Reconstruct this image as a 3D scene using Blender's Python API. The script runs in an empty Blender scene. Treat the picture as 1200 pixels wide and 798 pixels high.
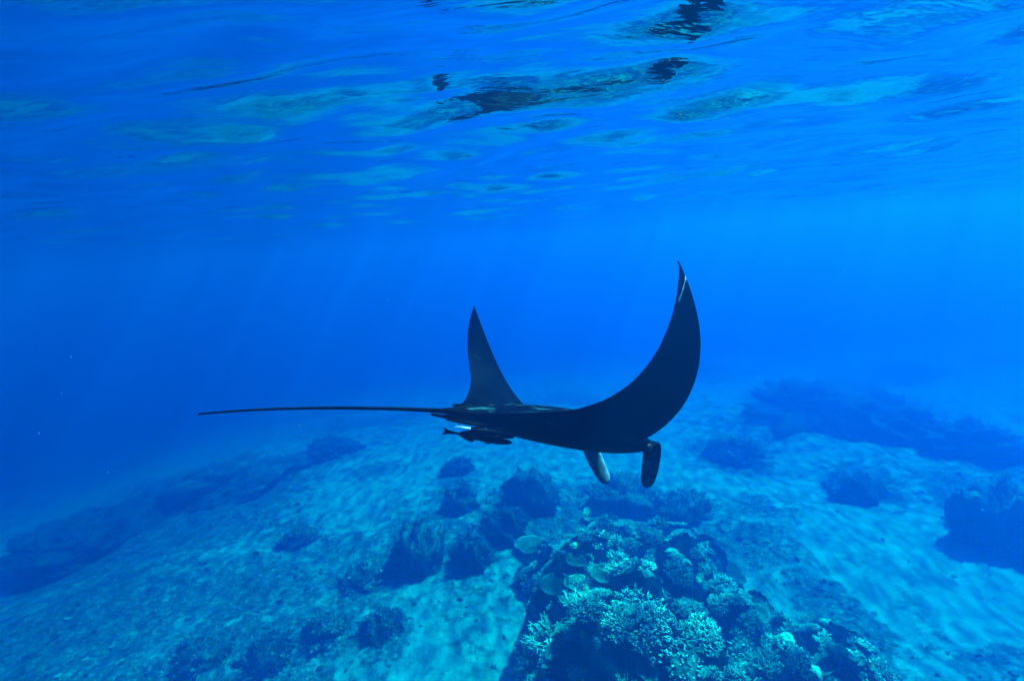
import bpy, bmesh, math, random
import numpy as np
from mathutils import Vector, Matrix

random.seed(7)
rng = np.random.default_rng(11)
scene = bpy.context.scene
COL = scene.collection
R = math.radians

# ------------------------------------------------------------------ camera
CAM_LOC = Vector((0.0, 0.0, -0.27))          # z = 0 is the mean water surface
PITCH, ROLL, F_PX = 10.6, -4.3, 600.0         # focal length in pixels of a 1200 wide frame
cam = bpy.data.cameras.new("camera")
cam.sensor_width = 36.0
cam.lens = 36.0 * F_PX / 1200.0
cam.clip_start = 0.02
cam.clip_end = 2000.0
cam_ob = bpy.data.objects.new("camera", cam)
COL.objects.link(cam_ob)
CAM_R = (Matrix.Rotation(R(90 - PITCH), 3, 'X') @ Matrix.Rotation(R(ROLL), 3, 'Z'))
cam_ob.matrix_world = Matrix.Translation(CAM_LOC) @ CAM_R.to_4x4()
scene.camera = cam_ob

# ------------------------------------------------------------------ sun, sky, exposure
SUN_TILT, SUN_AZ = 34.0, 54.0                # degrees from the zenith; azimuth clockwise from +Y
to_sun = Vector((math.sin(R(SUN_TILT)) * math.sin(R(SUN_AZ)),
                 math.sin(R(SUN_TILT)) * math.cos(R(SUN_AZ)), math.cos(R(SUN_TILT))))
world = bpy.data.worlds.new("World")
scene.world = world
world.use_nodes = True
wn = world.node_tree
wn.nodes.clear()
sky = wn.nodes.new("ShaderNodeTexSky")
sky.sky_type = 'NISHITA'
sky.sun_disc = False
sky.sun_elevation = R(90 - SUN_TILT)
sky.sun_rotation = R(SUN_AZ)
bg = wn.nodes.new("ShaderNodeBackground")
bg.inputs[1].default_value = 0.05
wo = wn.nodes.new("ShaderNodeOutputWorld")
wn.links.new(sky.outputs[0], bg.inputs[0])
wn.links.new(bg.outputs[0], wo.inputs[0])
sun = bpy.data.lights.new("sun", 'SUN')
sun.energy = 5.0
sun.angle = R(0.5)
sun.color = (1.0, 0.97, 0.92)
sun_ob = bpy.data.objects.new("sun", sun)
COL.objects.link(sun_ob)
sun_ob.rotation_euler = (-to_sun).to_track_quat('-Z', 'Y').to_euler()
sun_ob.location = to_sun * 30

scene.view_settings.view_transform = 'Standard'
scene.view_settings.look = 'None'
scene.view_settings.exposure = 3.74
scene.view_settings.gamma = 1.0
scene.render.engine = 'CYCLES'
cy = scene.cycles
cy.max_bounces = 8
cy.diffuse_bounces = 2
cy.glossy_bounces = 3
cy.transparent_max_bounces = 8
cy.volume_bounces = 2
cy.use_denoising = True
cy.sample_clamp_indirect = 4.0


# ------------------------------------------------------------------ helpers
def c2w(x, depth, z):
    """camera frame (right, depth, up) -> world"""
    return CAM_LOC + CAM_R @ Vector((x, z, -depth))


def px_dir(px, py):
    return (CAM_R @ Vector(((px - 600) / F_PX, -(py - 399) / F_PX, -1.0)))


def px_at(px, py, depth):
    return CAM_LOC + px_dir(px, py) * depth


def w2px(p):
    q = CAM_R.transposed() @ (Vector(p) - CAM_LOC)
    return 600 + F_PX * q.x / -q.z, 399 - F_PX * q.y / -q.z, -q.z


def gnoise(x, y, seed=0):
    """2-D gradient noise, vectorised, about -0.7..0.7"""
    x = np.asarray(x, float); y = np.asarray(y, float)
    xi = np.floor(x).astype(np.int64); yi = np.floor(y).astype(np.int64)
    xf = x - xi; yf = y - yi

    def g(ix, iy, dx, dy):
        h = (ix * 374761393 + iy * 668265263 + seed * 974711) & 0x7fffffff
        h = ((h ^ (h >> 13)) * 1274126177) & 0x7fffffff
        h = h ^ (h >> 16)
        a = (h % 4096) / 4096.0 * 2 * math.pi
        return np.cos(a) * dx + np.sin(a) * dy
    u = xf ** 3 * (xf * (6 * xf - 15) + 10); v = yf ** 3 * (yf * (6 * yf - 15) + 10)
    a = g(xi, yi, xf, yf); b = g(xi + 1, yi, xf - 1, yf)
    c = g(xi, yi + 1, xf, yf - 1); d = g(xi + 1, yi + 1, xf - 1, yf - 1)
    return (a * (1 - u) + b * u) * (1 - v) + (c * (1 - u) + d * u) * v


def fbm(x, y, seed=0, octv=4, gain=0.5):
    t = 0.0; a = 1.0; s = 1.0
    for k in range(octv):
        t = t + a * gnoise(np.asarray(x) * s, np.asarray(y) * s, seed + k * 17)
        a *= gain; s *= 2.03
    return t


def mesh_np(name, verts, faces, smooth=True):
    me = bpy.data.meshes.new(name)
    if isinstance(faces, np.ndarray):
        faces = faces.tolist()
    me.from_pydata(np.asarray(verts, float).tolist(), [], faces)
    if smooth:
        me.polygons.foreach_set("use_smooth", np.ones(len(me.polygons), bool))
    me.update()
    return me


def link(name, me, mat=None, parent=None, loc=None, rot=None, scale=None):
    ob = bpy.data.objects.new(name, me)
    COL.objects.link(ob)
    if mat is not None and me is not None and not me.materials:
        me.materials.append(mat)
    if parent is not None:
        ob.parent = parent
    if loc is not None:
        ob.location = loc
    if rot is not None:
        ob.rotation_euler = rot
    if scale is not None:
        ob.scale = scale if hasattr(scale, '__len__') else (scale,) * 3
    return ob


def tag(ob, label=None, cat=None, group=None, kind=None):
    if label: ob["label"] = label
    if cat: ob["category"] = cat
    if group: ob["group"] = group
    if kind: ob["kind"] = kind
    return ob


def grid_faces(nu, nv):
    i = np.arange(nu - 1)[:, None]; j = np.arange(nv - 1)[None, :]
    a = (i * nv + j).ravel()
    return np.stack([a, a + nv, a + nv + 1, a + 1], 1)


def set_attr(me, name, vals):
    at = me.attributes.new(name, 'FLOAT', 'POINT')
    at.data.foreach_set("value", np.asarray(vals, np.float32))


class Nodes:
    def __init__(self, name):
        self.m = bpy.data.materials.new(name)
        self.m.use_nodes = True
        self.t = self.m.node_tree
        self.t.nodes.clear()
        self.out = self.t.nodes.new("ShaderNodeOutputMaterial")

    def n(self, kind, **kw):
        nd = self.t.nodes.new("ShaderNode" + kind)
        for k, v in kw.items():
            if k.startswith("i_"):
                nd.inputs[k[2:].replace("_", " ")].default_value = v
            else:
                setattr(nd, k, v)
        return nd

    def l(self, a, b):
        self.t.links.new(a, b)

    def noise(self, vec, scale, detail=4.0, rough=0.55, dist=0.0):
        nd = self.n("TexNoise")
        nd.inputs["Scale"].default_value = scale
        nd.inputs["Detail"].default_value = detail
        nd.inputs["Roughness"].default_value = rough
        nd.inputs["Distortion"].default_value = dist
        if vec is not None:
            self.l(vec, nd.inputs["Vector"])
        return nd.outputs["Fac"]

    def ramp(self, fac, stops):
        nd = self.n("ValToRGB")
        cr = nd.color_ramp
        while len(cr.elements) < len(stops):
            cr.elements.new(0.5)
        for e, (p, c) in zip(cr.elements, stops):
            e.position = p
            e.color = c if len(c) == 4 else (*c, 1)
        self.l(fac, nd.inputs[0])
        return nd.outputs[0]

    def mix(self, fac, a, b, blend='MIX'):
        nd = self.n("Mix", data_type='RGBA', blend_type=blend)
        for sock, v in ((nd.inputs[0], fac), (nd.inputs[6], a), (nd.inputs[7], b)):
            if hasattr(v, 'is_output'):
                self.l(v, sock)
            elif hasattr(v, '__len__'):
                sock.default_value = v if len(v) == 4 else (*v, 1)
            else:
                sock.default_value = v
        return nd.outputs[2]

    def math(self, op, a, b=None, clamp=False):
        nd = self.n("Math", operation=op, use_clamp=clamp)
        for k, v in enumerate((a, b)):
            if v is None: continue
            if hasattr(v, 'is_output'): self.l(v, nd.inputs[k])
            else: nd.inputs[k].default_value = v
        return nd.outputs[0]

    def bsdf(self, color, rough=0.8, normal=None, spec=0.3):
        b = self.n("BsdfPrincipled")
        b.inputs["Roughness"].default_value = rough
        b.inputs["Specular IOR Level"].default_value = spec
        if hasattr(color, 'is_output'): self.l(color, b.inputs["Base Color"])
        else: b.inputs["Base Color"].default_value = (*color, 1)
        if normal is not None: self.l(normal, b.inputs["Normal"])
        self.l(b.outputs[0], self.out.inputs[0])
        return b

    def bump(self, h, dist=0.02, strength=1.0):
        nd = self.n("Bump")
        nd.inputs["Strength"].default_value = strength
        nd.inputs["Distance"].default_value = dist
        self.l(h, nd.inputs["Height"])
        return nd.outputs[0]

    def obj(self):
        return self.n("TexCoord").outputs["Object"]

    def attr(self, name):
        return self.n("Attribute", attribute_name=name).outputs["Fac"]


# ------------------------------------------------------------------ materials
def mat_sand():
    N = Nodes("sand")
    co = N.obj()
    base = N.ramp(N.noise(co, 1.3, 6), [(0.3, (0.19, 0.19, 0.16)), (0.7, (0.275, 0.27, 0.22))])
    speck = N.noise(co, 26, 4, 0.7)
    base = N.mix(N.ramp(speck, [(0.50, (0, 0, 0)), (0.66, (1, 1, 1))]), base, (0.145, 0.142, 0.12))
    # rubble and turf growing over the sand
    rub = N.attr("rubble")
    brk = N.noise(co, 3.1, 7, 0.68)
    m = N.math('ADD', N.math('MULTIPLY', rub, 1.25), N.math('MULTIPLY', N.math('SUBTRACT', brk, 0.5), 2.2))
    m = N.ramp(m, [(0.32, (0, 0, 0)), (0.62, (1, 1, 1))])
    rubcol = N.ramp(N.noise(co, 11, 6, 0.7), [(0.36, (0.028, 0.032, 0.030)), (0.55, (0.085, 0.09, 0.075)),
                                             (0.70, (0.34, 0.35, 0.28))])
    colr = N.mix(m, base, rubcol)
    h = N.math('ADD', N.math('MULTIPLY', N.noise(co, 9, 8, 0.7), 1.0), N.math('MULTIPLY', N.noise(co, 34, 5, 0.7), 0.35))
    N.bsdf(colr, 0.95, N.bump(h, 0.035, 1.0), 0.1)
    return N.m


def mat_rock():
    N = Nodes("reef_rock")
    co = N.obj()
    c = N.ramp(N.noise(co, 5, 8, 0.7), [(0.40, (0.006, 0.007, 0.009)), (0.58, (0.02, 0.022, 0.022)),
                                        (0.70, (0.08, 0.09, 0.075)), (0.82, (0.25, 0.27, 0.23))])
    c2 = N.ramp(N.noise(co, 24, 6, 0.7), [(0.42, (0.25, 0.25, 0.25)), (0.62, (1, 1, 1))])
    c = N.mix(0.85, c, c2, 'MULTIPLY')
    h = N.math('ADD', N.noise(co, 14, 8, 0.75), N.math('MULTIPLY', N.noise(co, 45, 4, 0.7), 0.5))
    N.bsdf(c, 0.95, N.bump(h, 0.10, 1.0), 0.1)
    return N.m


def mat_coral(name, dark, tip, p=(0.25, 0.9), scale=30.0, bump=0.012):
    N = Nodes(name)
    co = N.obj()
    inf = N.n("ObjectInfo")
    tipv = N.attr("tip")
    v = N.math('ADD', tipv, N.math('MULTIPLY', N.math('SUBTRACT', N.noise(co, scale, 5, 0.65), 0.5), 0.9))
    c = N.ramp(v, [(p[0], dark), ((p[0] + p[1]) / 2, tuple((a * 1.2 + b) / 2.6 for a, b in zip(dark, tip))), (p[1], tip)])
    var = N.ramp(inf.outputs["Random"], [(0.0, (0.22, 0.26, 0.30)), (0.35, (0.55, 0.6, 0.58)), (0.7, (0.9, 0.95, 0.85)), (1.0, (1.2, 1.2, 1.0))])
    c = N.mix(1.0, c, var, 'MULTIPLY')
    N.bsdf(c, 0.85, N.bump(N.noise(co, scale * 2, 6, 0.7), bump, 1.0), 0.15)
    return N.m


M_SAND = mat_sand()
M_ROCK = mat_rock()
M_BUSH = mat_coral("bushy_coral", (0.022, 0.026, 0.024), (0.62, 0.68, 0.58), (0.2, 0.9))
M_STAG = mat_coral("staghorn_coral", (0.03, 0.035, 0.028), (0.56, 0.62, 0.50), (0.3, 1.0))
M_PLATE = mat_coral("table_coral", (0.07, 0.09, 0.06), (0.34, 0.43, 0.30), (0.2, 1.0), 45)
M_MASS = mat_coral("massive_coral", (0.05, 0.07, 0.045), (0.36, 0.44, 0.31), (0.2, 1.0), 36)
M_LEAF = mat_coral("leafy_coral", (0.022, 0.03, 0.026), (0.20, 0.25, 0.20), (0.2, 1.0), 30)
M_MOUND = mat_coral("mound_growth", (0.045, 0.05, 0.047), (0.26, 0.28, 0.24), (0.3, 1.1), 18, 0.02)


# ------------------------------------------------------------------ heights of the sea bed
FLOOR_Z = -7.9


def floor_hit(px, py, z=FLOOR_Z):
    d = px_dir(px, py)
    t = (z - CAM_LOC.z) / d.z
    return CAM_LOC + d * t


# dark, rubbly patches read off the photograph: pixel, pixel radius x/y, strength
PATCHES = [(100, 705, 170, 50, .8), (60, 785, 140, 30, .85), (260, 690, 160, 40, .72), (330, 790, 120, 20, .6), (470, 600, 60, 26, .4),  # broad lower-left patches added to darken the sand there
           (255, 575, 85, 42, 1.0), (165, 610, 80, 32, .9), (60, 640, 80, 26, .6), (330, 610, 60, 26, .5),
           (390, 640, 90, 34, .55), (330, 690, 90, 26, .45), (420, 690, 60, 24, .7), (300, 745, 90, 34, .75),
           (380, 745, 40, 26, .9), (215, 775, 70, 26, .95), (450, 740, 34, 26, .8), (120, 730, 90, 30, .35),
           (390, 525, 40, 10, .6), (440, 545, 50, 12, .5), (535, 565, 28, 18, .8), (490, 640, 46, 40, .9),
           (552, 650, 32, 30, .9), (620, 585, 50, 24, .9), (690, 592, 40, 18, .8), (735, 588, 50, 20, .9),
           (800, 600, 50, 22, .8), (640, 620, 50, 24, .8), (590, 610, 40, 22, .7), (860, 530, 50, 20, .9), (990, 480, 110, 30, .9),
           (1010, 570, 46, 22, .8), (1170, 540, 70, 24, .8), (1190, 610, 60, 44, 1.0), (900, 600, 50, 18, .6),
           (880, 640, 50, 26, .9), (960, 700, 50, 26, .8), (1010, 740, 50, 26, .7), (1090, 760, 60, 22, .4),
           (1180, 780, 50, 22, .5), (1000, 660, 40, 12, .3), (1060, 700, 40, 12, .3), (940, 590, 24, 10, .4)]
_pf = []
for (px, py, rx, ry, s) in PATCHES:
    c = floor_hit(px, py); a = floor_hit(px + rx, py); b = floor_hit(px, py - ry)
    _pf.append((c.x, c.y, max(.25, (a - c).length), max(.25, min((b - c).length, 8.0)), s))


def rubble_at(x, y):
    m = np.zeros_like(x)
    wx = x + .5 * fbm(x * .9, y * .9, 5); wy = y + .5 * fbm(x * .9 + 9, y * .9, 6)
    for (cx, cy_, ra, rb, s) in _pf:
        q = ((wx - cx) / ra) ** 2 + ((wy - cy_) / rb) ** 2
        m = np.maximum(m, s * np.exp(-q * .8))
    m = np.maximum(m, np.clip(.16 + .9 * fbm(x * .13 + 3, y * .13, 8, 3), 0, .7))
    return m


def floor_z(x, y):
    x = np.asarray(x, float); y = np.asarray(y, float)
    z = FLOOR_Z + .35 * fbm(x * .12, y * .12, 31, 3) + .10 * fbm(x * .6, y * .6, 32, 4) + .022 * fbm(x * 2.6, y * 2.6, 33, 4)
    # the bed falls away into deep water beyond the reef flat, sooner on the sunless side
    dx = np.clip(-x - 4.0, 0, None); dy = np.clip(y - 15 - .25 * np.clip(x, -8, 8), 0, None)
    q = np.sqrt((dx / 9) ** 2 + (dy / 12) ** 2)
    return z - 15 * np.tanh(q * q / (1 + .5 * q) * .085)


# the coral bommie: a lumpy ridge of reef rock that comes towards the camera
def reef_h(x, y):
    """height of the bommie above the mean sea bed (negative well outside)"""
    x = np.asarray(x, float) / RS; y = np.asarray(y, float) / RS
    wx = x + .22 * fbm(x * 1.4, y * 1.4, 41, 3); wy = y + .22 * fbm(x * 1.4 + 5, y * 1.4, 42, 3)
    h = np.full_like(wx, -0.6)
    for (cx, cy_, rx, ry, ang, hh) in BUMPS:
        c, s = math.cos(ang), math.sin(ang)
        dx = wx - cx; dy = wy - cy_
        u = (dx * c + dy * s) / rx; v = (-dx * s + dy * c) / ry
        q = np.sqrt(u * u + v * v)
        prof = hh * (1 - np.clip(q, 0, 2) ** 2.6)
        k = .25
        h = np.maximum(h, prof) + np.log1p(np.exp(-np.abs(h - prof) / .09)) * .05
    h = h + .30 * fbm(x * 1.5, y * 1.5, 44, 2) + .17 * fbm(x * 3.6, y * 3.6, 45, 4, .6)
    return np.maximum(h, -.9) * RS


RS = 1.68          # size of the bommie
BUMPS = [(0.85, 3.7, 1.15, 1.2, 0.0, 1.60), (0.6, 4.9, 0.85, 0.8, 0.2, 1.25), (1.4, 5.1, 1.0, 0.8, 0.0, 1.20), (1.0, 6.2, 1.2, 0.7, 0.0, 0.70),
         (2.1, 4.1, 1.1, 0.8, -0.3, 1.05), (2.3, 3.5, 1.0, 0.75, -0.4, 0.95), (1.0, 2.9, 1.4, 0.8, 0.0, 1.40), (1.9, 6.2, 0.9, 0.6, 0.0, 0.60),
         (2.9, 4.3, 0.6, 0.5, -0.4, 0.40)]


def reef_z(x, y):
    return FLOOR_Z + reef_h(x, y)


def ground_z(x, y):
    return np.maximum(floor_z(x, y), reef_z(x, y))


def ground_hit(px, py):
    """march a pixel's ray down to the sea bed or the bommie"""
    d = px_dir(px, py)
    t = 1.0
    while t < 60:
        p = CAM_LOC + d * t
        if p.z < float(ground_z(np.array([p.x]), np.array([p.y]))[0]):
            lo, hi = t - .08, t
            for _ in range(12):
                m = (lo + hi) / 2
                p = CAM_LOC + d * m
                if p.z < float(ground_z(np.array([p.x]), np.array([p.y]))[0]): hi = m
                else: lo = m
            return CAM_LOC + d * hi
        t += .08
    return None


def ground_normal(x, y, e=.12):
    xs = np.array([x + e, x - e, x, x]); ys = np.array([y, y, y + e, y - e])
    z = ground_z(xs, ys)
    return Vector((-(z[0] - z[1]) / (2 * e), -(z[2] - z[3]) / (2 * e), 1)).normalized()


# ------------------------------------------------------------------ sea bed and reef rock
def graded(n, half, a, centre=0.0):
    u = np.linspace(-1, 1, n)
    k = math.asinh(half / a)
    return centre + a * np.sinh(k * u)


def build_floor():
    xs = graded(420, 140, 4.0, 0.0); ys = graded(420, 140, 4.0, 7.0)
    X, Y = np.meshgrid(xs, ys, indexing='ij')
    Z = floor_z(X, Y)
    rub = rubble_at(X, Y)
    Z = Z + rub * (.07 * fbm(X * 2.2, Y * 2.2, 51, 4, .6) + .05)
    me = mesh_np("sea_floor", np.stack([X.ravel(), Y.ravel(), Z.ravel()], 1), grid_faces(420, 420))
    set_attr(me, "rubble", rub.ravel())
    tag(link("sea_floor", me, M_SAND), kind="structure")


build_floor()


def build_reef():
    n = 380
    xs = np.linspace(-1.2, 4.8, n) * RS; ys = np.linspace(1.4, 7.4, n) * RS
    X, Y = np.meshgrid(xs, ys, indexing='ij')
    Z = reef_z(X, Y) + .05 * fbm(X * 9, Y * 9, 61, 4, .65)
    V = np.stack([X.ravel(), Y.ravel(), Z.ravel()], 1)
    Fc = grid_faces(n, n)
    keep = (V[Fc][:, :, 2].max(1) > FLOOR_Z - .55)
    me = mesh_np("reef_rock", V, Fc[keep])
    bm = bmesh.new(); bm.from_mesh(me)
    bmesh.ops.delete(bm, geom=[v for v in bm.verts if not v.link_faces], context='VERTS')
    bm.to_mesh(me); bm.free()
    tag(link("reef_rock", me, M_ROCK), "big dark bommie of reef rock crusted with pale corals, rising from sand", "reef")


build_reef()


# ------------------------------------------------------------------ coral generators (local z up, base at 0)
class MB:
    def __init__(self):
        self.v = []; self.f = []; self.a = []; self.k = 0

    def add(self, v, f, a):
        v = np.asarray(v, float)
        self.v.append(v); self.a.append(np.broadcast_to(np.asarray(a, float), (len(v),)))
        for q in f:
            self.f.append(tuple(int(i) + self.k for i in q))
        self.k += len(v)

    def finger(self, p0, d, ln, r0, r1, sides=5, a0=0.0, a1=1.0, bend=None, rings=3):
        d = np.asarray(d, float); d = d / np.linalg.norm(d)
        s = np.cross(d, [0.3, 0.8, 0.1]); s /= np.linalg.norm(s); t = np.cross(d, s)
        th = np.arange(sides) * 2 * math.pi / sides
        ring = np.outer(np.cos(th), s) + np.outer(np.sin(th), t)
        V = []; A = []
        b = np.zeros(3) if bend is None else np.asarray(bend, float)
        for i in range(rings):
            q = i / (rings - 1)
            c = np.asarray(p0) + d * ln * q + b * q * q
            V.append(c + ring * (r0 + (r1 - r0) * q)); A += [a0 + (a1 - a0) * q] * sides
        V = np.concatenate(V)
        tip = np.asarray(p0) + d * (ln + r1 * .8) + b
        V = np.concatenate([V, tip[None]]); A.append(a1)
        F = []
        for i in range(rings - 1):
            for j in range(sides):
                k = (j + 1) % sides
                F.append((i * sides + j, i * sides + k, (i + 1) * sides + k, (i + 1) * sides + j))
        top = (rings - 1) * sides
        for j in range(sides):
            F.append((top + j, top + (j + 1) % sides, rings * sides))
        self.add(V, F, A)
        return np.asarray(p0) + d * ln + b

    def mesh(self, name, smooth=True):
        me = mesh_np(name, np.concatenate(self.v), self.f, smooth)
        set_attr(me, "tip", np.concatenate(self.a))
        return me


def ico(sub):
    bm = bmesh.new(); bmesh.ops.create_icosphere(bm, subdivisions=sub, radius=1.0)
    v = np.array([x.co[:] for x in bm.verts]); f = [[q.index for q in p.verts] for p in bm.faces]
    bm.free()
    return v, f


def lump_noise(v, seed, s, o=4, gain=.5):
    return fbm(v[:, 0] * s + v[:, 2] * s * .7 + seed, v[:, 1] * s - v[:, 2] * s * .6, seed, o, gain)


def dome(mb, Rr, H, seed, sub=3, amp=.18, a=(0, .6), s=2.2, zoff=0.0):
    v, f = ico(sub)
    n = lump_noise(v, seed, s)
    r = 1 + amp * n * 2
    w = v * r[:, None] * np.array([Rr, Rr, H]) + np.array([0, 0, zoff])
    mb.add(w, f, a[0] + (a[1] - a[0]) * np.clip(v[:, 2] * .5 + .5 + n * .3, 0, 1))


def bushy(seed, n=170, Rr=.20, H=.10, fl=.05):
    r = np.random.default_rng(seed); mb = MB()
    dome(mb, Rr * .78, H * .72, seed, 3, .22, (0, .1))
    for i in range(n):
        q = math.sqrt((i + .5) / n); th = i * 2.39996 + r.normal(0, .25)
        tilt = q * 1.0
        if gnoise(q * math.cos(th) * 2.2 + seed, q * math.sin(th) * 2.2, seed) < -.28: continue
        d = np.array([math.sin(tilt) * math.cos(th), math.sin(tilt) * math.sin(th), math.cos(tilt)]) + r.normal(0, .16, 3)
        p = np.array([q * Rr * .74 * math.cos(th), q * Rr * .74 * math.sin(th), H * .62 * (1 - q * q * .8)])
        ln = fl * r.uniform(.6, 1.35)
        e = mb.finger(p, d, ln, .0085, .006, 4, .1, .7, rings=2)
        for k in range(r.integers(2, 5)):
            d2 = d + r.normal(0, .8, 3)
            mb.finger(e - d * ln * .3 * k / 2, d2, ln * r.uniform(.3, .55), .006, .0038, 3, .5, 1.0, rings=2)
    return mb.mesh("bushy_coral")


def staghorn(seed, trunks=13, Rr=.16, ln=.15, lev=3):
    r = np.random.default_rng(seed); mb = MB()
    dome(mb, Rr * .6, .05, seed, 2, .2, (0, .05))

    def grow(p, d, l, rad, k):
        e = mb.finger(p, d, l, rad, rad * .68, 5, .25 + .2 * (lev - k), .5 + .22 * (lev - k), bend=np.array([0, 0, l * .22]), rings=3)
        if k <= 0: return
        for j in range(r.integers(2, 4)):
            dd = d + r.normal(0, .62, 3) + np.array([0, 0, .18])
            dd /= np.linalg.norm(dd)
            st = e if j else e - d * l * .35
            grow(st - d * rad * .5, dd, l * r.uniform(.55, .85), rad * .66, k - 1)
    for i in range(trunks):
        th = i * 2.4; q = math.sqrt((i + .5) / trunks)
        d = np.array([q * math.cos(th) * 1.3, q * math.sin(th) * 1.3, .75]) + r.normal(0, .15, 3)
        d /= np.linalg.norm(d)
        grow(np.array([q * Rr * .5 * math.cos(th), q * Rr * .5 * math.sin(th), 0]), d, ln * r.uniform(.8, 1.2), .0105, lev - 1)
    return mb.mesh("staghorn_coral")


def table(seed, Rr=.3, dish=.05, nub=420, rimup=.02):
    """returns plate mesh and stalk mesh; the plate's top lies near z = .16"""
    r = np.random.default_rng(seed); mb = MB()
    nr, na = 9, 56
    th = np.arange(na) * 2 * math.pi / na
    out = Rr * (1 + .10 * np.sin(th * 2 + seed) + .06 * np.sin(th * 3 + 2 * seed) + .035 * np.sin(th * 7 + seed) + r.normal(0, .018, na))
    V = []; A = []
    for side in (1, -1):
        for i in range(nr):
            q = (i / (nr - 1)) ** .9
            rr = out * max(q, .015)
            z = .16 - dish * (1 - q ** 2) + rimup * q ** 4 + (0 if side > 0 else -(.016 + .05 * (1 - q)))
            zz = z + .010 * np.sin(th * 4 + seed) * q + .008 * gnoise(rr * np.cos(th) * 14, rr * np.sin(th) * 14, seed)
            V.append(np.stack([rr * np.cos(th), rr * np.sin(th), zz], 1))
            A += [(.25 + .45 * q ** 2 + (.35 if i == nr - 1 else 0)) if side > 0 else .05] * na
    V = np.concatenate(V); F = []
    for side in (0, 1):
        o = side * nr * na
        for i in range(nr - 1):
            for j in range(na):
                k = (j + 1) % na
                q = (o + i * na + j, o + (i + 1) * na + j, o + (i + 1) * na + k, o + i * na + k)
                F.append(q if side == 0 else q[::-1])
        ring = tuple(o + j for j in range(na))
        F.append(ring if side == 0 else ring[::-1])
    e0 = (nr - 1) * na; e1 = nr * na + (nr - 1) * na
    for j in range(na):
        k = (j + 1) % na
        F.append((e0 + j, e1 + j, e1 + k, e0 + k))
    mb.add(V, F, A)
    for i in range(nub):
        q = math.sqrt((i + .5) / nub); t = i * 2.39996
        rr = q * Rr * (1 + .10 * math.sin(t * 2 + seed) + .06 * math.sin(t * 3 + 2 * seed)) * .99
        z = .155 - dish * (1 - q ** 2) + rimup * q ** 4
        d = np.array([q * .8 * math.cos(t), q * .8 * math.sin(t), 1.0]) + r.normal(0, .25, 3)
        mb.finger((rr * math.cos(t), rr * math.sin(t), z), d, r.uniform(.014, .032), .0085, .005, 4, .4, .75 + .25 * q, rings=2)
    st = MB()
    st.finger((0, 0, -.10), (0.05, 0, 1), .15, .085, .07, 9, 0, .1, rings=4)
    return mb.mesh("plate"), st.mesh("stalk")


def massive(seed, Rr=.16, H=.13):
    mb = MB()
    v, f = ico(4)
    n = lump_noise(v, seed, 1.6, 3) ; g = lump_noise(v, seed + 3, 9, 2)
    rr = 1 + .28 * n + .05 * np.abs(g)
    mb.add(v * rr[:, None] * np.array([Rr, Rr, H]), f, np.clip(.25 + .5 * (v[:, 2] * .5 + .5) + .9 * np.abs(g) - .1, 0, 1))
    return mb.mesh("massive_coral")


def leafy(seed, n=11, Rr=.2):
    """whorls of thin upright, cupped plates"""
    r = np.random.default_rng(seed); mb = MB()
    dome(mb, Rr * .6, .06, seed, 2, .2, (0, .1))
    for i in range(n):
        th = i * 2.4; q = math.sqrt((i + .5) / n)
        c = np.array([q * Rr * .6 * math.cos(th), q * Rr * .6 * math.sin(th), 0])
        w = r.uniform(.5, .95); hh = r.uniform(.11, .2); lean = .25 + .75 * q
        nu, nv = 11, 6
        pts = []; A = []
        for off in (0, 1):
            for a in range(nu):
                t = th + (a / (nu - 1) - .5) * 2 * w * 1.2
                for b in range(nv):
                    s = b / (nv - 1)
                    rad = .07 + s * lean * hh * .9 + (-.006 if off else .0)
                    edge = 1 - .25 * abs(a / (nu - 1) - .5) * 2 + .06 * math.sin(a * 2.1 + i)
                    pts.append(c + np.array([rad * math.cos(t) - .05 * math.cos(th), rad * math.sin(t) - .05 * math.sin(th), s * hh * edge - (.004 if off else 0)]))
                    A.append(.15 + .85 * s ** 2 if not off else .1 + .6 * s ** 3)
        F = []
        m = nu * nv
        for a in range(nu - 1):
            for b in range(nv - 1):
                k = a * nv + b
                F.append((k, k + nv, k + nv + 1, k + 1)); F.append((m + k, m + k + 1, m + k + nv + 1, m + k + nv))
            k = a * nv + nv - 1
            F.append((k, k + nv, m + k + nv, m + k))
        for e in (0, (nu - 1) * nv):
            for b in range(nv - 1):
                F.append((e + b, e + b + 1, m + e + b + 1, m + e + b))
        mb.add(pts, F, A)
    return mb.mesh("leafy_coral")


def clump(seed, n=60, Rr=.14):
    """low crust of stubby, broken knobs"""
    r = np.random.default_rng(seed); mb = MB()
    dome(mb, Rr * .95, .04, seed, 3, .35, (0, .35), 3.0)
    for i in range(n):
        th = i * 2.4 + r.normal(0, .3); q = math.sqrt((i + .5) / n)
        if gnoise(q * math.cos(th) * 2.4 + seed, q * math.sin(th) * 2.4, seed) < -.12: continue
        c = np.array([q * Rr * .85 * math.cos(th), q * Rr * .85 * math.sin(th), .022 * (1 - q * q)])
        d = np.array([q * math.cos(th), q * math.sin(th), .9]) + r.normal(0, .35, 3)
        e = mb.finger(c, d, r.uniform(.012, .05), r.uniform(.009, .016), r.uniform(.006, .011), 5, .15, r.uniform(.45, 1.0), rings=2)
        if r.random() < .5:
            mb.finger(c, d + r.normal(0, .8, 3), r.uniform(.02, .04), .009, .005, 4, .2, r.uniform(.5, 1.0), rings=2)
    return mb.mesh("knobbly_coral")


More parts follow.
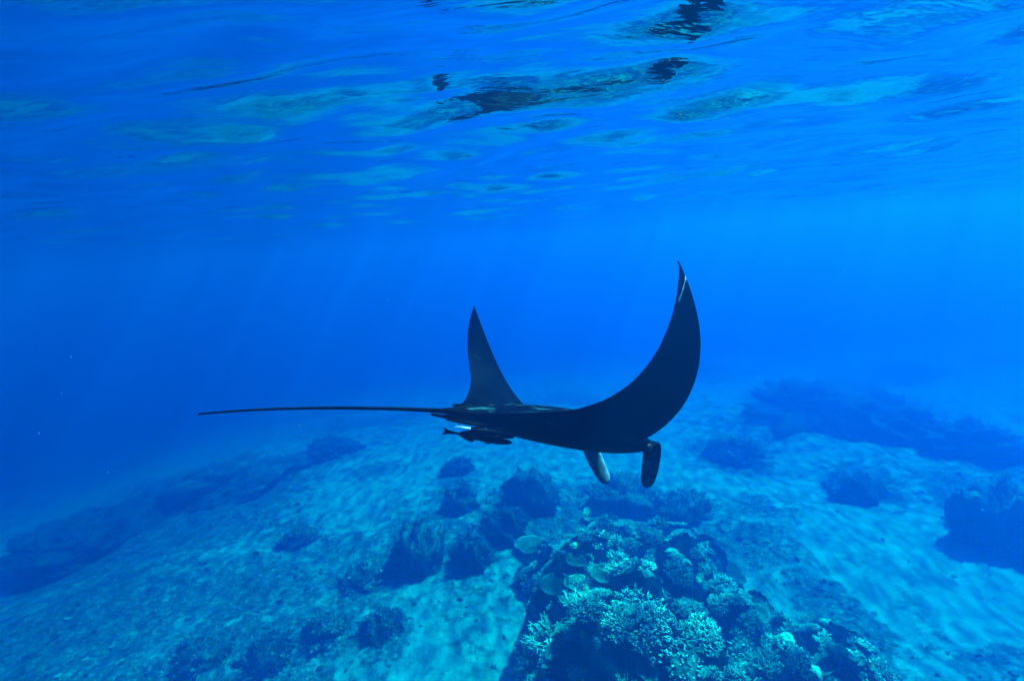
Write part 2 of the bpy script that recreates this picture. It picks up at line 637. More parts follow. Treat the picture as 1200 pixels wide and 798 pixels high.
BUSH = [bushy(100 + i, n, rr, h, fl) for i, (n, rr, h, fl) in enumerate(((170, .20, .10, .05), (120, .15, .09, .045), (260, .26, .10, .05), (110, .14, .12, .055)))]
STAG = [staghorn(200 + i, t, rr, l) for i, (t, rr, l) in enumerate(((20, .17, .085), (14, .12, .095), (26, .22, .08)))]
TABLE = [table(300 + i, rr, d) for i, (rr, d) in enumerate(((.28, .05), (.22, .03), (.34, .06)))]
MASS = [massive(400 + i) for i in range(3)]
LEAF = [leafy(500 + i) for i in range(3)]
CLUMP = [clump(600 + i) for i in range(4)]
for me in BUSH: me.materials.append(M_BUSH)
for me in STAG: me.materials.append(M_STAG)
for pl, stk in TABLE: pl.materials.append(M_PLATE); stk.materials.append(M_PLATE)
for me in MASS: me.materials.append(M_MASS)
for me in LEAF: me.materials.append(M_LEAF)
for me in CLUMP: me.materials.append(M_BUSH)


def orient(n, blend, rz):
    v = (Vector((0, 0, 1)) * (1 - blend) + n * blend).normalized()
    return (v.to_track_quat('Z', 'Y').to_matrix() @ Matrix.Rotation(rz, 3, 'Z')).to_euler()


def place_table(p, n, k, s, label, group=None, blend=.35, rz=0.0, lift=0.0):
    t = bpy.data.objects.new("table_coral", None)
    t.empty_display_size = .1
    COL.objects.link(t)
    t.location = p + Vector((0, 0, lift - .03)); t.rotation_euler = orient(n, blend, rz); t.scale = (s, s, s)
    tag(t, label, "coral", group)
    link("plate", TABLE[k][0], parent=t); link("stalk", TABLE[k][1], parent=t)
    return t


# corals that can be told apart in the photograph: (kind, variant, pixel, size, label)
NAMED = [
    ("table", 0, (697, 610), .95, "broad pale green table coral at the back of the bommie, below the manta's head"),
    ("table", 2, (623, 645), .85, "round dim blue plate coral on the sand side of the bommie"),
    ("table", 1, (653, 690), .80, "pale bright-edged plate coral tilted on the bommie's flank"),
    ("table", 1, (674, 660), .55, "small oval plate coral above the bright tilted plate"),
    ("mass", 0, (694, 672), .62, "small round pale yellowish coral head beside the oval plate"),
    ("table", 2, (853, 672), .72, "plate coral with upturned pale rim at the bommie's sandward corner"),
    ("table", 2, (962, 780), .62, "large smooth pale green plate leaning on the low reef flank"),
    ("table", 1, (757, 786), .5, "small round ridged plate coral low on the bommie's front"),
    ("stag", 2, (628, 772), 1.25, "open pale staghorn thicket on the bommie's shaded flank"),
    ("stag", 0, (640, 750), 1.1, "upright staghorn coral just above the open pale staghorn thicket"),
    ("bush", 2, (748, 712), 1.1, "widest pale bushy coral cushion on top of the bommie"),
    ("bush", 2, (765, 742), 1.1, "pale bushy cushion on the lower edge of the widest cushion"),
    ("bush", 2, (722, 730), .9, "pale bushy cushion beside the dark hollow of the bommie"),
    ("bush", 0, (725, 660), 1.0, "brightest bushy coral on the bommie's crest"),
    ("bush", 0, (795, 672), 1.0, "bright bushy coral on the bommie's sandward crest"),
    ("bush", 1, (655, 645), .95, "lacy pale bushy coral between two plates at the bommie's edge"),
]
MESHES = dict(bush=BUSH, stag=STAG, mass=MASS, leaf=LEAF, clump=CLUMP)
NAMES = dict(bush="bushy_coral", stag="staghorn_coral", mass="massive_coral", leaf="leafy_coral", clump="knobbly_coral")
taken = []
CS = 1.36         # size of the colonies
marks = []
for kind, k, (px, py), s, label in NAMED:
    p = ground_hit(px, py)
    if p is None: continue
    s *= CS
    n = ground_normal(p.x, p.y)
    taken.append((p.x, p.y, .2 * s)); marks.append((p.x, p.y, label))
    if kind == "table":
        place_table(p, n, k, s, label, rz=px * .1)
    else:
        o = link(NAMES[kind], MESHES[kind][k], loc=p - n * .02, rot=orient(n, .6, px * .3), scale=s)
        tag(o, label, "coral")

# the rest of the cover on the bommie: colonies that only their place tells apart
SHORT = ["broad table coral at the back", "round dim plate by the sand", "tilted bright-edged plate", "small oval plate", "small round coral head",
         "plate with upturned rim", "large smooth leaning plate", "small round ridged plate", "open staghorn thicket", "upright staghorn",
         "widest pale cushion", "cushion on the widest cushion's lower edge", "cushion by the dark hollow", "brightest crest coral",
         "bright sandward crest coral", "lacy coral between two plates"]


def where(x, y, h):
    """which stretch of the bommie a colony grows on, told by the nearest coral one can pick out"""
    d, k = min(((x - a) ** 2 + (y - b) ** 2, i) for i, (a, b, _) in enumerate(marks))
    if d < 1.0: return "near the " + SHORT[k]
    return "on the bommie's high top" if h > 2.1 else ("low on the bommie's foot" if h < 1.0 else "on the bommie's slope")


KINDS = [("bush", 140, (.35, .9), "pale tipped bushy coral", "bushy corals on the bommie"),
         ("clump", 250, (.6, 1.25), "knobbly crusting coral", "knobbly corals on the bommie"),
         ("stag", 32, (.4, .85), "branching coral", "small branching corals on the bommie"),
         ("leaf", 24, (.35, .7), "dull leafy coral", "leafy corals on the bommie"),
         ("mass", 52, (.25, .8), "rounded boulder coral", "boulder corals on the bommie"),
         ("table", 16, (.25, .5), "little plate coral", "small plate corals on the bommie")]
for kind, cnt, (s0, s1), label, group in KINDS:
    done = tries = 0
    while done < cnt and tries < 9000:
        tries += 1
        x = random.uniform(-.6, 3.6) * RS; y = random.uniform(2.3, 6.9) * RS
        h = float(reef_h(np.array([x]), np.array([y]))[0])
        if h < .16: continue
        z = FLOOR_Z + h
        px, py, dd = w2px((x, y, z))
        if not (540 < px < 1120 and 575 < py < 830): continue
        s = random.uniform(s0, s1) * CS
        if any((x - a) ** 2 + (y - b) ** 2 < (c + .09 * s) ** 2 for a, b, c in taken): continue
        # uneven cover: thick colonies in some places, bare dark rock in others
        if kind != "clump" and float(fbm(np.array([x * 1.2]), np.array([y * 1.2]), 77, 2)[0]) < random.uniform(-.3, .2): continue
        n = ground_normal(x, y)
        p = Vector((x, y, z))
        done += 1
        size = (s / CS - s0) / (s1 - s0)
        lab = ("tiny " if size < .33 else "" if size < .66 else "large ") + label + " " + where(x, y, h)
        if kind != "clump": taken.append((x, y, .09 * s))
        if kind == "table":
            place_table(p, n, random.randrange(3), s, lab, group, .45, random.uniform(0, 6))
        else:
            o = link(NAMES[kind], random.choice(MESHES[kind]), loc=p - n * .015, rot=orient(n, .7, random.uniform(0, 6.28)),
                     scale=(s, s * random.uniform(.8, 1.2), s * random.uniform(.8, 1.2)))
            tag(o, lab, "coral", group)


# ------------------------------------------------------------------ dark coral mounds standing on the sand
def mound_meshes(seed, sx, sz):
    """a lumpy reef-rock mound sx wide (half) and sz high, overgrown with knobs and short branches of natural size"""
    v, f = ico(5 if sx > .9 else 4)
    n = lump_noise(v, seed, 1.5, 2, .5); n2 = lump_noise(v, seed + 9, 4.5, 4, .65)
    rr = 1 + .6 * n + .34 * n2
    w = v * rr[:, None] * np.array([sx, sx, sz])
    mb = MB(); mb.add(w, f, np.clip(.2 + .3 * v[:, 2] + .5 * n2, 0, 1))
    base = mb.mesh("rock")
    r = np.random.default_rng(seed); g = MB()
    ve, fe = ico(1)
    up = np.where(v[:, 2] > -.15)[0]
    cnt = int(min(1500, 260 + 900 * sx * sx))
    cnt = min(cnt, len(up))
    clus = gnoise(v[up, 0] * 3.3 + seed, v[up, 1] * 3.3 + v[up, 2] * 2) + r.normal(0, .22, len(up))
    for i in up[np.argsort(-clus)[:cnt]]:
        d = v[i] * (1, 1, 1.4) + r.normal(0, .3, 3); p = w[i] * .985
        if r.random() < .75:
            for q in range(3):
                g.finger(p, d + r.normal(0, .5, 3), r.uniform(.03, .10), .014, .008, 3, .2, r.uniform(.5, 1.0), rings=2)
        else:
            s = r.uniform(.02, .055)
            g.add(ve * (1 + .3 * r.normal(size=len(ve)))[:, None] * s + p, fe, np.clip(.3 + .5 * ve[:, 2] + r.uniform(-.1, .3), 0, 1))
    return base, g.mesh("coral_growth")


# pixel of the foot's centre, width and height in pixels, label
MOUNDS = [
    ((624, 597), 72, 44, "dark peaked coral mound on sand under the manta's belly", None),
    ((733, 597), 78, 36, "dark rounded coral mound under the manta's cephalic fins", None),
    ((537, 602), 44, 34, "dim coral mound on sand below the manta's tail base", None),
    ((536, 555), 38, 18, "small hazy coral mound on far sand below the remoras", None),
    ((490, 672), 62, 62, "dark ribbed coral mound standing alone on sand beside the bommie", None),
    ((552, 668), 46, 44, "dark coral knoll between the ribbed mound and the bommie", None),
    ((592, 632), 60, 40, "low coral mound with pale lacy tops beside the bommie", None),
    ((800, 612), 70, 34, "dim coral mound behind the bommie's back corner", None),
    ((868, 545), 66, 34, "dim coral mound on sand beyond the manta's head", None),
    ((1005, 585), 54, 28, "small dark coral mound alone on the pale sand flat", None),
    ((1010, 500), 190, 42, "widest hazy coral mound far beyond the sand flat", None),
    ((1150, 535), 120, 44, "hazy coral mound beside the widest far mound", None),
    ((1205, 648), 110, 84, "big dark coral mound at the edge of the sand flat", None),
    ((250, 585), 150, 30, "large dark coral mound behind the sand ridge under the tail", None),
    ((165, 618), 130, 20, "long low coral mound in the blue gloom behind the sand ridge", None),
    ((385, 536), 70, 18, "low far coral mound on the hazy sand under the tail", None),
    ((60, 655), 130, 22, "low dim coral mound in the deep blue gloom", None),
    ((375, 752), 52, 26, "squat dark coral mound in the thick of the rubble field", None),
    ((235, 782), 70, 26, "small dark coral mound in the rubble field", "small coral mounds in the rubble field"),
    ((448, 745), 46, 26, "small dark coral mound on pale sand between rubble field and bommie", None),
    ((310, 780), 60, 22, "small dark coral mound in the rubble field", "small coral mounds in the rubble field"),
    ((420, 690), 50, 22, "small coral mound in the rubble right beside the ribbed mound", None),
    ((345, 640), 44, 18, "lone small coral mound between the sand ridge and the rubble field", None),
]
for i, ((px, py), w, h, label, group) in enumerate(MOUNDS):
    p = ground_hit(px, py)
    _, _, dd = w2px(p)
    sx = w / 2 / F_PX * dd * .95; sz = h / F_PX * dd * .85
    t = bpy.data.objects.new("coral_mound", None)
    COL.objects.link(t)
    t.location = p + Vector((0, sx * .5, -.12 * sz)); t.rotation_euler = (0, 0, i * 1.3)
    tag(t, label, "coral mound", group)
    a, b = mound_meshes(700 + i, sx, sz)
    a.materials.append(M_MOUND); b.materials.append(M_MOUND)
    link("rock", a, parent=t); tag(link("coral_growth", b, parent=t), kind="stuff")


# ------------------------------------------------------------------ rubble strewn on the sand (nobody could count it)
def build_rubble():
    r = np.random.default_rng(900)
    v0, f0 = ico(1)
    f0 = np.array(f0)
    n = 16000
    # candidates over the visible bed, denser near the camera
    dist = 5.0 + 24 * r.random(n * 3) ** 1.7
    ang = r.uniform(-.95, .95, n * 3)
    x = dist * np.sin(ang); y = dist * np.cos(ang)
    ru = rubble_at(x, y)
    keep = r.random(n * 3) < (.015 + 1.0 * np.clip(ru - .25, 0, 1))
    keep &= reef_h(x, y) < .1
    x, y, ru = x[keep][:n], y[keep][:n], ru[keep][:n]
    m = len(x)
    s = np.clip(np.exp(r.normal(-4.1, .5, m)), .006, .05) * (1 + .5 * ru)
    z = floor_z(x, y) + ru * (.07 * fbm(x * 2.2, y * 2.2, 51, 4, .6) + .05)
    jit = 1 + .45 * r.normal(size=(m, len(v0)))
    V = v0[None] * jit[:, :, None] * (s[:, None, None] * np.stack([r.uniform(.6, 1.6, m), r.uniform(.6, 1.6, m), r.uniform(.4, .9, m)], 1)[:, None, :])
    V = V + np.stack([x, y, z + s * .15], 1)[:, None, :]
    F = f0[None] + (np.arange(m) * len(v0))[:, None, None]
    me = mesh_np("coral_rubble", V.reshape(-1, 3), F.reshape(-1, 3), False)
    set_attr(me, "tip", np.repeat(np.clip(r.normal(.30, .3, m), 0, 1), len(v0)))
    tag(link("coral_rubble", me, mat_coral("rubble", (0.03, 0.034, 0.03), (0.26, 0.27, 0.22), (0.2, 1.0), 14)),
        "loose pieces of coral rubble strewn over the sand", "rubble", kind="stuff")


build_rubble()


# ------------------------------------------------------------------ water surface and body of water
def build_surface():
    n = 700
    xs = graded(n, 140, 1.3, 0.2); ys = graded(n, 140, 1.3, 1.6)
    X, Y = np.meshgrid(xs, ys, indexing='ij')
    sp = np.maximum(np.gradient(xs)[:, None], np.gradient(ys)[None, :])
    Z = np.zeros_like(X)
    r = np.random.default_rng(5)
    wx = X + .25 * fbm(X * .5, Y * .5, 91, 2); wy = Y + .25 * fbm(X * .5 + 4, Y * .5, 92, 2)
    for k in range(96):
        lam = .06 * (2.4 / .06) ** r.random()
        th = R(78) + r.normal(0, .55)
        ph = r.uniform(0, 6.28)
        slope = .024 * (np.clip(lam / .2, 0, 1) ** .2) * (np.clip(.4 / lam, 0, 1) ** .5)
        amp = slope * lam / 6.283
        fade = np.clip((lam / sp - 2.5) / 4, 0, 1)
        Z += amp * fade * np.sin((wx * math.cos(th) + wy * math.sin(th)) * 6.283 / lam + ph)
    Z += .010 * fbm(X * 1.1, Y * 1.6, 95, 3) * np.clip((.6 / sp - 2) / 4, 0, 1)
    me = mesh_np("water_surface", np.stack([X.ravel(), Y.ravel(), Z.ravel()], 1), grid_faces(n, n))
    N = Nodes("water_surface")
    co = N.obj()
    mp = N.n("Mapping"); mp.inputs["Scale"].default_value = (.55, 1.6, 1); mp.inputs["Rotation"].default_value = (0, 0, R(-12))
    N.l(co, mp.inputs["Vector"])
    h = N.math('ADD', N.noise(mp.outputs[0], 7, 4, .55, .4), N.math('MULTIPLY', N.noise(mp.outputs[0], 22, 3, .5), .25))
    nrm = N.bump(h, .0045, 1.0)
    fr = N.n("Fresnel"); fr.inputs["IOR"].default_value = 1.33
    N.l(nrm, fr.inputs["Normal"])
    gl = N.n("BsdfGlossy"); gl.inputs["Roughness"].default_value = 0.0
    gl.inputs["Color"].default_value = (1, 1, 1, 1)
    N.l(nrm, gl.inputs["Normal"])
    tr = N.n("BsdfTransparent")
    # sun pattern painted as noise into the transparent colour, giving shafts and dapples
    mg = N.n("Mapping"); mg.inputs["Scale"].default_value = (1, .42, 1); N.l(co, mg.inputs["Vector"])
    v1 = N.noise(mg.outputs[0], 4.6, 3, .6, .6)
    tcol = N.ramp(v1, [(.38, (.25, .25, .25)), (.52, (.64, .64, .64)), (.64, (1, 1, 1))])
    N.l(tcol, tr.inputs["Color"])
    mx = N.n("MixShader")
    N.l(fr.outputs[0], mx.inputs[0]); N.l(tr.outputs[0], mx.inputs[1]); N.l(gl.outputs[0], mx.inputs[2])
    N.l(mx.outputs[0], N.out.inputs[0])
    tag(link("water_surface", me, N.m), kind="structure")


build_surface()


def build_haze():
    v = [(x, y, z) for z in (-26.0, .35) for (x, y) in ((-150, -150), (150, -150), (150, 160), (-150, 160))]
    f = [(3, 2, 1, 0), (4, 5, 6, 7), (0, 1, 5, 4), (1, 2, 6, 5), (2, 3, 7, 6), (3, 0, 4, 7)]
    me = mesh_np("haze", v, f, False)
    N = Nodes("sea_water")
    pv = N.n("VolumePrincipled")
    D = 0.5
    sca = (0.0002, 0.0146, 0.058)      # scattering per metre
    ab = (0.42, 0.074, 0.033)        # absorption per metre
    colr = [s / D for s in sca]
    pv.inputs["Density"].default_value = D
    pv.inputs["Color"].default_value = (*colr, 1)
    pv.inputs["Absorption Color"].default_value = (*[max(0.0, 1 - a / (D * (1 - c))) ** 2 for a, c in zip(ab, colr)], 1)
    pv.inputs["Anisotropy"].default_value = 0.77
    N.l(pv.outputs[0], N.out.inputs["Volume"])
    tag(link("haze", me, N.m), "clear blue sea water that fades distant things", "water", kind="stuff")


build_haze()


# ------------------------------------------------------------------ the manta ray (local x = head, y = its left, z = up)
MS = 0.62          # a young ray, under 2 m across
MF = Vector((0.79392505, 0.56818277, -0.21645174))
ML = Vector((-0.57860766, 0.81540416, 0.01814478))
MU = Vector((0.1868052, 0.11083504, 0.97612469))
MC = Vector((0.27257782, 3.4085994, -0.58380863)) * MS      # camera frame: right, depth, up
SPAN = 1.5633


def cam_axis(v):
    return CAM_R @ Vector((v.x, v.z, -v.y))


MANTA_M = Matrix.Identity(4)
for c, v in enumerate((MF, ML, MU)):
    w = cam_axis(v)
    for r_ in range(3): MANTA_M[r_][c] = w[r_] * MS
MANTA_M.translation = c2w(MC.x, MC.y, MC.z)
MANTA_INV = MANTA_M.inverted()


def manta_px(px, py, depth):
    return np.array(MANTA_INV @ px_at(px, py, depth * MS))


def poly4(t, ys):
    return np.polyval(np.polyfit(np.linspace(0, 1, 4), ys, 3), t)


def build_manta():
    mb = MB()
    nu, nv = 181, 56
    u = np.linspace(-1, 1, nu)
    tt = np.abs(u)
    s = tt * SPAN
    le = poly4(tt, (.7358, .3953, .2134, -.1628)); te = poly4(tt, (-.899, -.2943, -.166, -.1628))
    te = np.minimum(te, le - .014 - .070 * (1 - tt) ** .55)
    te = te - np.where(u > 0, .10, .0) * np.exp(-((s - .52) / .30) ** 2) - .05 * np.exp(-((s - .28) / .15) ** 2)
    te = te + .0035 * gnoise(u * 31, u * 0 + 2.3, 3) * (tt > .25); le = le + .003 * gnoise(u * 27, u * 0 + 5.1, 4) * (tt > .3)
    # the blunt head between the cephalic fins
    hb = np.clip((.36 - s) / .10, 0, 1); hb = hb * hb * (3 - 2 * hb)
    le = le * (1 - hb) + (.735 - .25 * s * s) * hb
    # rounded tip
    # bend of each wing
    Y = np.zeros(nu); Z = np.zeros(nu); mid = nu // 2
    for sg, b in ((-1, (8.08, 41.9, 57.0)), (1, (-3.0, 39.5, 66.0))):
        tf = np.linspace(0, 1, 400); ph = np.radians(b[0] * np.clip(tf * 8, 0, 1) + b[1] * tf + b[2] * tf ** 2)
        yy = np.concatenate([[0], np.cumsum(np.cos(ph[:-1]))]) * SPAN / 399; zz = np.concatenate([[0], np.cumsum(np.sin(ph[:-1]))]) * SPAN / 399
        m = (u * sg >= 0)
        Y[m] = sg * np.interp(tt[m], tf, yy); Z[m] = np.interp(tt[m], tf, zz)
    # local "up" of the wing skin
    dY = np.gradient(Y); dZ = np.gradient(Z); L = np.hypot(dY, dZ)
    nY = -dZ / L; nZ = dY / L
    half = .135 * np.exp(-(s / .30) ** 2) + .034 * (1 - tt) ** 1.2 + .0055
    c = np.linspace(0, 1, nv // 2 + 1); c = .5 - .5 * np.cos(c * math.pi)
    V = []
    for i in range(nu):
        b = math.exp(-(s[i] / .33) ** 2)
        th = 2.35 * np.sqrt(c) * (1 - c) ** (1.0) * .98
        body = np.clip(1.25 * c ** .32 * (1 - c ** 1.7), 0, None) 
        prof = th * (1 - b) + body * b
        xs = le[i] + (te[i] - le[i]) * c
        tw = math.sin(R(-15) * tt[i]) * (xs + .1628)
        up = half[i] * prof * (1 + .15 * b); dn = -half[i] * prof * (1 - .12 * b)
        row = []
        for k in range(nv // 2 + 1): row.append((xs[k], up[k], tw[k]))
        for k in range(nv // 2 - 1, 0, -1): row.append((xs[k], dn[k], tw[k]))
        for x, z, w in row:
            V.append((x, Y[i] + nY[i] * z, Z[i] + nZ[i] * z + w))
    V = np.array(V); F = []
    for i in range(nu - 1):
        for j in range(nv):
            k = (j + 1) % nv
            F.append((i * nv + j, i * nv + k, (i + 1) * nv + k, (i + 1) * nv + j))
    F.append(tuple(range(nv - 1, -1, -1))); F.append(tuple((nu - 1) * nv + j for j in range(nv)))
    mb.add(V, F, 0)
    pieces = [mb]

    def loft(path, rx, ry, side, n=12):
        """tube along path with elliptical section; side = direction of the rx axis"""
        path = np.asarray(path, float); VV = []
        for i, p in enumerate(path):
            d = path[min(i + 1, len(path) - 1)] - path[max(i - 1, 0)]; d /= np.linalg.norm(d)
            a = np.asarray(side, float) - d * np.dot(side, d); a /= np.linalg.norm(a); b = np.cross(d, a)
            th = np.arange(n) * 2 * math.pi / n
            VV.append(p + np.outer(np.cos(th) * rx[i], a) + np.outer(np.sin(th) * ry[i], b))
        FF = []
        for i in range(len(path) - 1):
            for j in range(n):
                k = (j + 1) % n
                FF.append((i * n + j, i * n + k, (i + 1) * n + k, (i + 1) * n + j))
        FF.append(tuple(range(n - 1, -1, -1))); FF.append(tuple((len(path) - 1) * n + j for j in range(n)))
        m2 = MB(); m2.add(np.concatenate(VV), FF, 0); pieces.append(m2)

    def smooth_path(pts, n):
        pts = np.asarray(pts, float); k = np.linspace(0, 1, len(pts)); t = np.linspace(0, 1, n)
        deg = min(len(pts) - 1, 3)
        return np.stack([np.polyval(np.polyfit(k, pts[:, a], deg), t) for a in range(3)], 1)
    # tail whip
    tp = [np.array((-.66, 0, .012))] + [manta_px(x, y, d) for x, y, d in ((520, 482, 2.93), (470, 479, 2.78), (400, 477.5, 2.6), (320, 480, 2.42), (232, 485, 2.24))]
    tp = smooth_path(tp, 36)
    q = np.linspace(0, 1, 36)
    loft(tp, 0.018 * (1 - q) ** 7 + .0105 * (1 - q) + .0042, 0.016 * (1 - q) ** 7 + .0095 * (1 - q) + .0042, (0, 1, 0), 10)
    # cephalic fins, unrolled and hanging below the head
    for sg, pts, wd in ((-1, ((764, 520, 3.62), (762, 540, 3.62), (761, 556, 3.63), (757, 571.5, 3.62)), .060),
                        (1, ((691, 519, 4.02), (697, 540, 4.00), (706, 554, 3.98), (712, 566.5, 3.95)), .058)):
        path = [manta_px(*a) for a in pts]
        root = path[0]
        path = smooth_path([np.array((.60, sg * .27, 0.0)), root] + path[1:], 16)
        q = np.linspace(0, 1, 16)
        w = wd * np.clip(1.15 - .25 * q, 0, 2) * np.sqrt(np.clip(1 - ((q - .35) / .655) ** 4, 0.02, 1))
        loft(path, w, .020 * (1 - .5 * q), (.75, -.65 * 1, 0), 14)
    # pelvic fins and small dorsal fin at the root of the tail
    for sg in (-1, 1):
        path = smooth_path([(-.52, sg * .10, -.03), (-.68, sg * .125, -.035), (-.78, sg * .115, -.038), (-.86, sg * .085, -.035)], 10)
        q = np.linspace(0, 1, 10)
        loft(path, .07 * np.sqrt(np.clip(1 - q ** 3, .03, 1)), .016 * (1 - .5 * q), (0, 1, 0), 10)
    path = smooth_path([(-.66, 0, .012), (-.73, 0, .030), (-.785, 0, .042)], 8)
    q = np.linspace(0, 1, 8)
    loft(path, .040 * (1 - .75 * q), .010 * (1 - .4 * q), (1, 0, -.2), 10)

    tmp = [bpy.data.objects.new("tmp_manta", m_.mesh("manta_body")) for m_ in pieces]
    for o in tmp:
        COL.objects.link(o)
        bm = bmesh.new(); bm.from_mesh(o.data)
        bmesh.ops.recalc_face_normals(bm, faces=bm.faces)
        bm.to_mesh(o.data); bm.free()
    for o in tmp[1:]:
        md = tmp[0].modifiers.new("union", 'BOOLEAN'); md.operation = 'UNION'; md.solver = 'MANIFOLD'; md.object = o
    dg = bpy.context.evaluated_depsgraph_get()
    body = bpy.data.meshes.new_from_object(tmp[0].evaluated_get(dg))
    for o in tmp: bpy.data.objects.remove(o)
    body.polygons.foreach_set("use_smooth", np.ones(len(body.polygons), bool))
    body.materials.clear()

    N = Nodes("manta_skin")
    co = N.obj()
    sep = N.n("SeparateXYZ"); N.l(co, sep.inputs[0])
    base = N.ramp(N.noise(co, 3, 6, .6), [(.3, (.0004, .0005, .001)), (.7, (.0010, .0012, .002))])
    # pale scuffs and shoulder flecks
    mp = N.n("Mapping"); mp.inputs["Scale"].default_value = (5, 12, 12); N.l(co, mp.inputs["Vector"])
    fl = N.ramp(N.noise(mp.outputs[0], 1.1, 4, .55), [(.66, (0, 0, 0)), (.76, (1, 1, 1))])
    base = N.mix(N.math('MULTIPLY', fl, .25), base, (.004, .016, .024))
    # pale inner faces of the cephalic fins
    ceph = N.math('MULTIPLY', N.math('GREATER_THAN', sep.outputs[0], .48), N.math('LESS_THAN', sep.outputs[2], -.105))
    cn = N.ramp(N.noise(co, 13, 3, .6), [(.40, (.0, .0, .0)), (.62, (1, 1, 1))])
    base = N.mix(N.math('MULTIPLY', ceph, N.math('ADD', N.math('MULTIPLY', cn, .55), N.math('ADD', .06, N.math('MULTIPLY', N.math('GREATER_THAN', sep.outputs[1], 0.0), .45)))), base, (.05, .13, .18))
    # shoulder flecks on the back
    mp2 = N.n("Mapping"); mp2.inputs["Scale"].default_value = (7, 20, 8); N.l(co, mp2.inputs["Vector"])
    sh = N.ramp(N.noise(mp2.outputs[0], 1.0, 5, .6), [(.54, (0, 0, 0)), (.66, (1, 1, 1))])
    reg = N.math('MULTIPLY', N.math('GREATER_THAN', sep.outputs[2], .035), N.math('LESS_THAN', N.math('ABSOLUTE', sep.outputs[1]), .36))
    reg = N.math('MULTIPLY', reg, N.math('LESS_THAN', sep.outputs[0], .15))
    base = N.mix(N.math('MULTIPLY', N.math('MULTIPLY', sh, reg), .8), base, (.006, .040, .052))
    # a thin old scar across the tip of the near wing
    i0 = int(round((1 - .965) / 2 * (nu - 1))); i1 = int(round((1 - .87) / 2 * (nu - 1)))
    A = V[i0 * nv + nv - 5]; B = V[i1 * nv + nv // 2 + 6]
    ln_ = float(np.linalg.norm(B - A)); dr = (B - A) / ln_
    sub = N.n("VectorMath", operation='SUBTRACT'); N.l(co, sub.inputs[0]); sub.inputs[1].default_value = A
    crs = N.n("VectorMath", operation='CROSS_PRODUCT'); N.l(sub.outputs[0], crs.inputs[0]); crs.inputs[1].default_value = dr
    lg = N.n("VectorMath", operation='LENGTH'); N.l(crs.outputs[0], lg.inputs[0])
    dt = N.n("VectorMath", operation='DOT_PRODUCT'); N.l(sub.outputs[0], dt.inputs[0]); dt.inputs[1].default_value = dr
    on = N.math('MULTIPLY', N.math('GREATER_THAN', dt.outputs["Value"], -.02), N.math('LESS_THAN', dt.outputs["Value"], ln_))
    scar = N.math('MULTIPLY', on, N.math('LESS_THAN', lg.outputs["Value"], N.math('ADD', .003, N.math('MULTIPLY', N.noise(co, 25, 2), .008))))
    base = N.mix(N.math('MULTIPLY', scar, .8), base, (.10, .26, .30))
    N.bsdf(base, .42, N.bump(N.noise(co, 60, 4, .6), .004, .6), .006).inputs["Specular Tint"].default_value = (.15, .55, 1, 1)

    root = bpy.data.objects.new("manta_ray", None)
    COL.objects.link(root)
    root.matrix_world = MANTA_M
    tag(root, "black manta ray with raised wings, long thin tail and cephalic fins hanging down", "manta ray")
    link("body", body, N.m, root)
    E = Nodes("manta_eye"); E.bsdf((.006, .006, .008), .5, None, .1)
    v, f = ico(3)
    em = mesh_np("eye", v * np.array((.030, .016, .026)), f)
    for sg in (-1, 1):
        link("eye", em, E.m, root, loc=(.585, sg * .335, -.01))


build_manta()


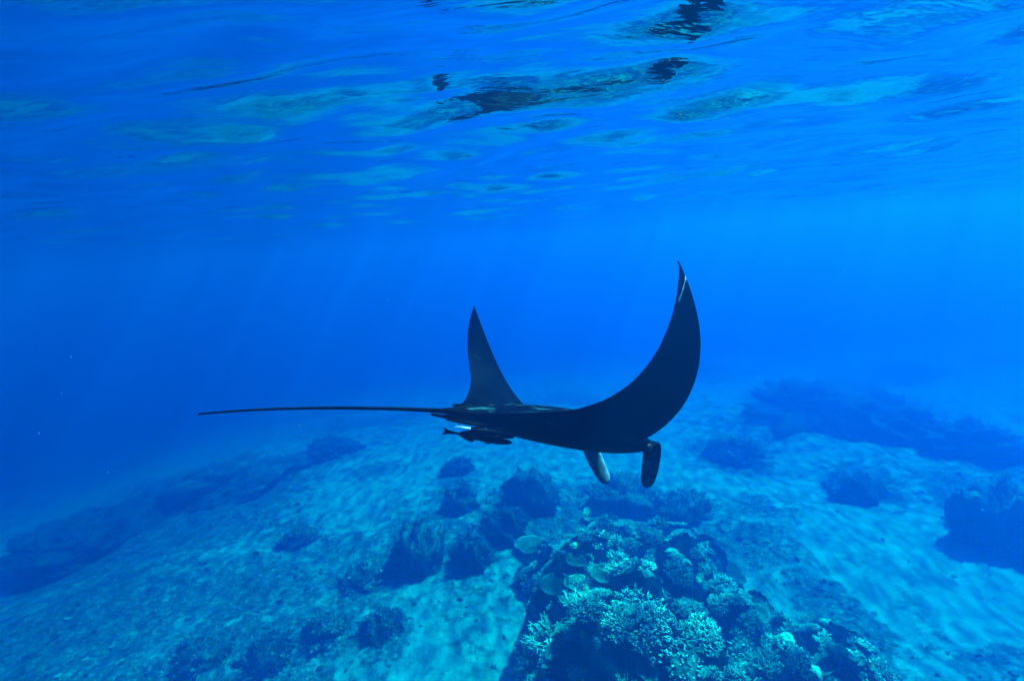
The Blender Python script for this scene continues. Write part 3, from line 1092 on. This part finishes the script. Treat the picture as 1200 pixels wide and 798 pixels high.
# ------------------------------------------------------------------ remoras under the tail root
def build_remora(label, a, b, hgt, white_tail):
    """a = nose, b = tail tip (world)"""
    ax = (a - b); ln = ax.length
    N = Nodes("remora_skin")
    co = N.obj()
    sep = N.n("SeparateXYZ"); N.l(co, sep.inputs[0])
    base = N.ramp(N.noise(co, 18, 4, .6), [(.3, (.001, .001, .002)), (.7, (.003, .003, .005))])
    if white_tail:
        base = N.mix(N.math('LESS_THAN', sep.outputs[0], -.76 * ln), base, (.3, .62, .66))
    N.bsdf(base, .5, None, .02)
    n = 22; m = 16
    q = np.linspace(0, 1, n)
    prof = np.interp(q, [0, .04, .12, .25, .42, .6, .78, .88, 1.0], [.25, .55, .80, .95, 1.0, .78, .42, .26, .22])
    wid = np.interp(q, [0, .04, .12, .25, .42, .6, .78, .88, 1.0], [.45, .95, 1.15, 1.1, .95, .65, .30, .18, .08])
    V = []
    for i in range(n):
        th = np.arange(m) * 2 * math.pi / m
        top = np.where(np.sin(th) > 0, np.where(q[i] < .25, .62, 1.0), 1.0)     # flat sucker disc on the head
        V.append(np.stack([np.full(m, -q[i] * ln * .90), np.cos(th) * wid[i] * hgt * .5, np.sin(th) * prof[i] * hgt * .5 * top], 1))
    F = [(i * m + j, (i + 1) * m + j, (i + 1) * m + (j + 1) % m, i * m + (j + 1) % m) for i in range(n - 1) for j in range(m)]
    F.append(tuple(range(m))); F.append(tuple((n - 1) * m + j for j in range(m - 1, -1, -1)))
    mb = MB(); mb.add(np.concatenate(V), F, 0)
    root = bpy.data.objects.new("remora", None)
    COL.objects.link(root)
    xa = ax.normalized(); ya = Vector((0, 0, 1)).cross(xa).normalized(); za = xa.cross(ya)
    M = Matrix((xa, ya, za)).transposed().to_4x4(); M.translation = a
    root.matrix_world = M
    tag(root, label, "fish")
    link("body", mb.mesh("remora_body"), N.m, root)

    def fin(name, pts, th=.004):
        p = np.array(pts, float)
        k = len(p)
        vv = np.concatenate([p + (0, th / 2, 0), p - (0, th / 2, 0)])
        ff = [tuple(range(k)), tuple(range(2 * k - 1, k - 1, -1))] + [(i, k + i, k + (i + 1) % k, (i + 1) % k) for i in range(k)]
        me = mesh_np(name, vv, ff, False)
        link(name, me, N.m, root)
    h = hgt
    h = hgt * (.45 if white_tail else 1.0)
    fin("tail_fin", [(-.84 * ln, 0, .12 * h), (-.93 * ln, 0, .22 * h), (-1.0 * ln, 0, .44 * h), (-.975 * ln, 0, 0), (-1.0 * ln, 0, -.44 * h), (-.93 * ln, 0, -.22 * h), (-.84 * ln, 0, -.12 * h)])
    h = hgt
    fin("dorsal_fin", [(-.52 * ln, 0, .36 * h), (-.57 * ln, 0, .66 * h), (-.66 * ln, 0, .52 * h), (-.76 * ln, 0, .24 * h), (-.76 * ln, 0, .12 * h), (-.60 * ln, 0, .26 * h)])
    fin("anal_fin", [(-.52 * ln, 0, -.36 * h), (-.57 * ln, 0, -.72 * h), (-.66 * ln, 0, -.56 * h), (-.76 * ln, 0, -.24 * h), (-.76 * ln, 0, -.12 * h), (-.60 * ln, 0, -.26 * h)])
    for sg in (-1, 1):
        x0 = -.26 * ln
        me = mesh_np("pectoral_fin", [(x0, sg * .40 * h, -.05 * h), (x0 - .05 * ln, sg * .42 * h, -.12 * h), (x0 - .17 * ln, sg * .8 * h, -.45 * h), (x0 - .10 * ln, sg * .9 * h, -.36 * h),
                                      (x0, sg * .40 * h, -.02 * h), (x0 - .05 * ln, sg * .42 * h, -.09 * h), (x0 - .17 * ln, sg * .8 * h, -.42 * h), (x0 - .10 * ln, sg * .9 * h, -.33 * h)],
                     [(0, 1, 2, 3), (7, 6, 5, 4), (0, 4, 5, 1), (1, 5, 6, 2), (2, 6, 7, 3), (3, 7, 4, 0)], False)
        link("pectoral_fin", me, N.m, root)


build_remora("slim dark remora with squared tail clinging beneath the manta's tail root", px_at(599, 518, 3.02 * MS), px_at(519, 505, 2.86 * MS), .032, False)
build_remora("dark remora with bright white tail tip, half hidden under the manta", px_at(602, 512, 2.95 * MS), px_at(533, 499, 2.66 * MS), .024, True)


# ------------------------------------------------------------------ marine snow drifting in the water
def build_snow():
    r = np.random.default_rng(77)
    v0, f0 = ico(1); f0 = np.array(f0)
    n = 3200
    d = 1.3 + 6 * r.random(n) ** .7
    px = r.uniform(-40, 1240, n); py = r.uniform(0, 820, n)
    P = np.array([px_at(a, b, c)[:] for a, b, c in zip(px, py, d)])
    ok = (P[:, 2] < -.15) & (P[:, 2] > ground_z(P[:, 0], P[:, 1]) + .1)
    P = P[ok]; m = len(P)
    s = np.clip(np.exp(r.normal(-7.0, .3, m)), 0, .0013)
    V = v0[None] * s[:, None, None] * (1 + .3 * r.normal(size=(m, len(v0), 1))) + P[:, None, :]
    F = f0[None] + (np.arange(m) * len(v0))[:, None, None]
    me = mesh_np("marine_snow", V.reshape(-1, 3), F.reshape(-1, 3))
    N = Nodes("marine_snow"); N.bsdf((.12, .16, .18), .8)
    tag(link("marine_snow", me, N.m), "tiny pale specks of plankton drifting in the blue water", "plankton", kind="stuff")


build_snow()
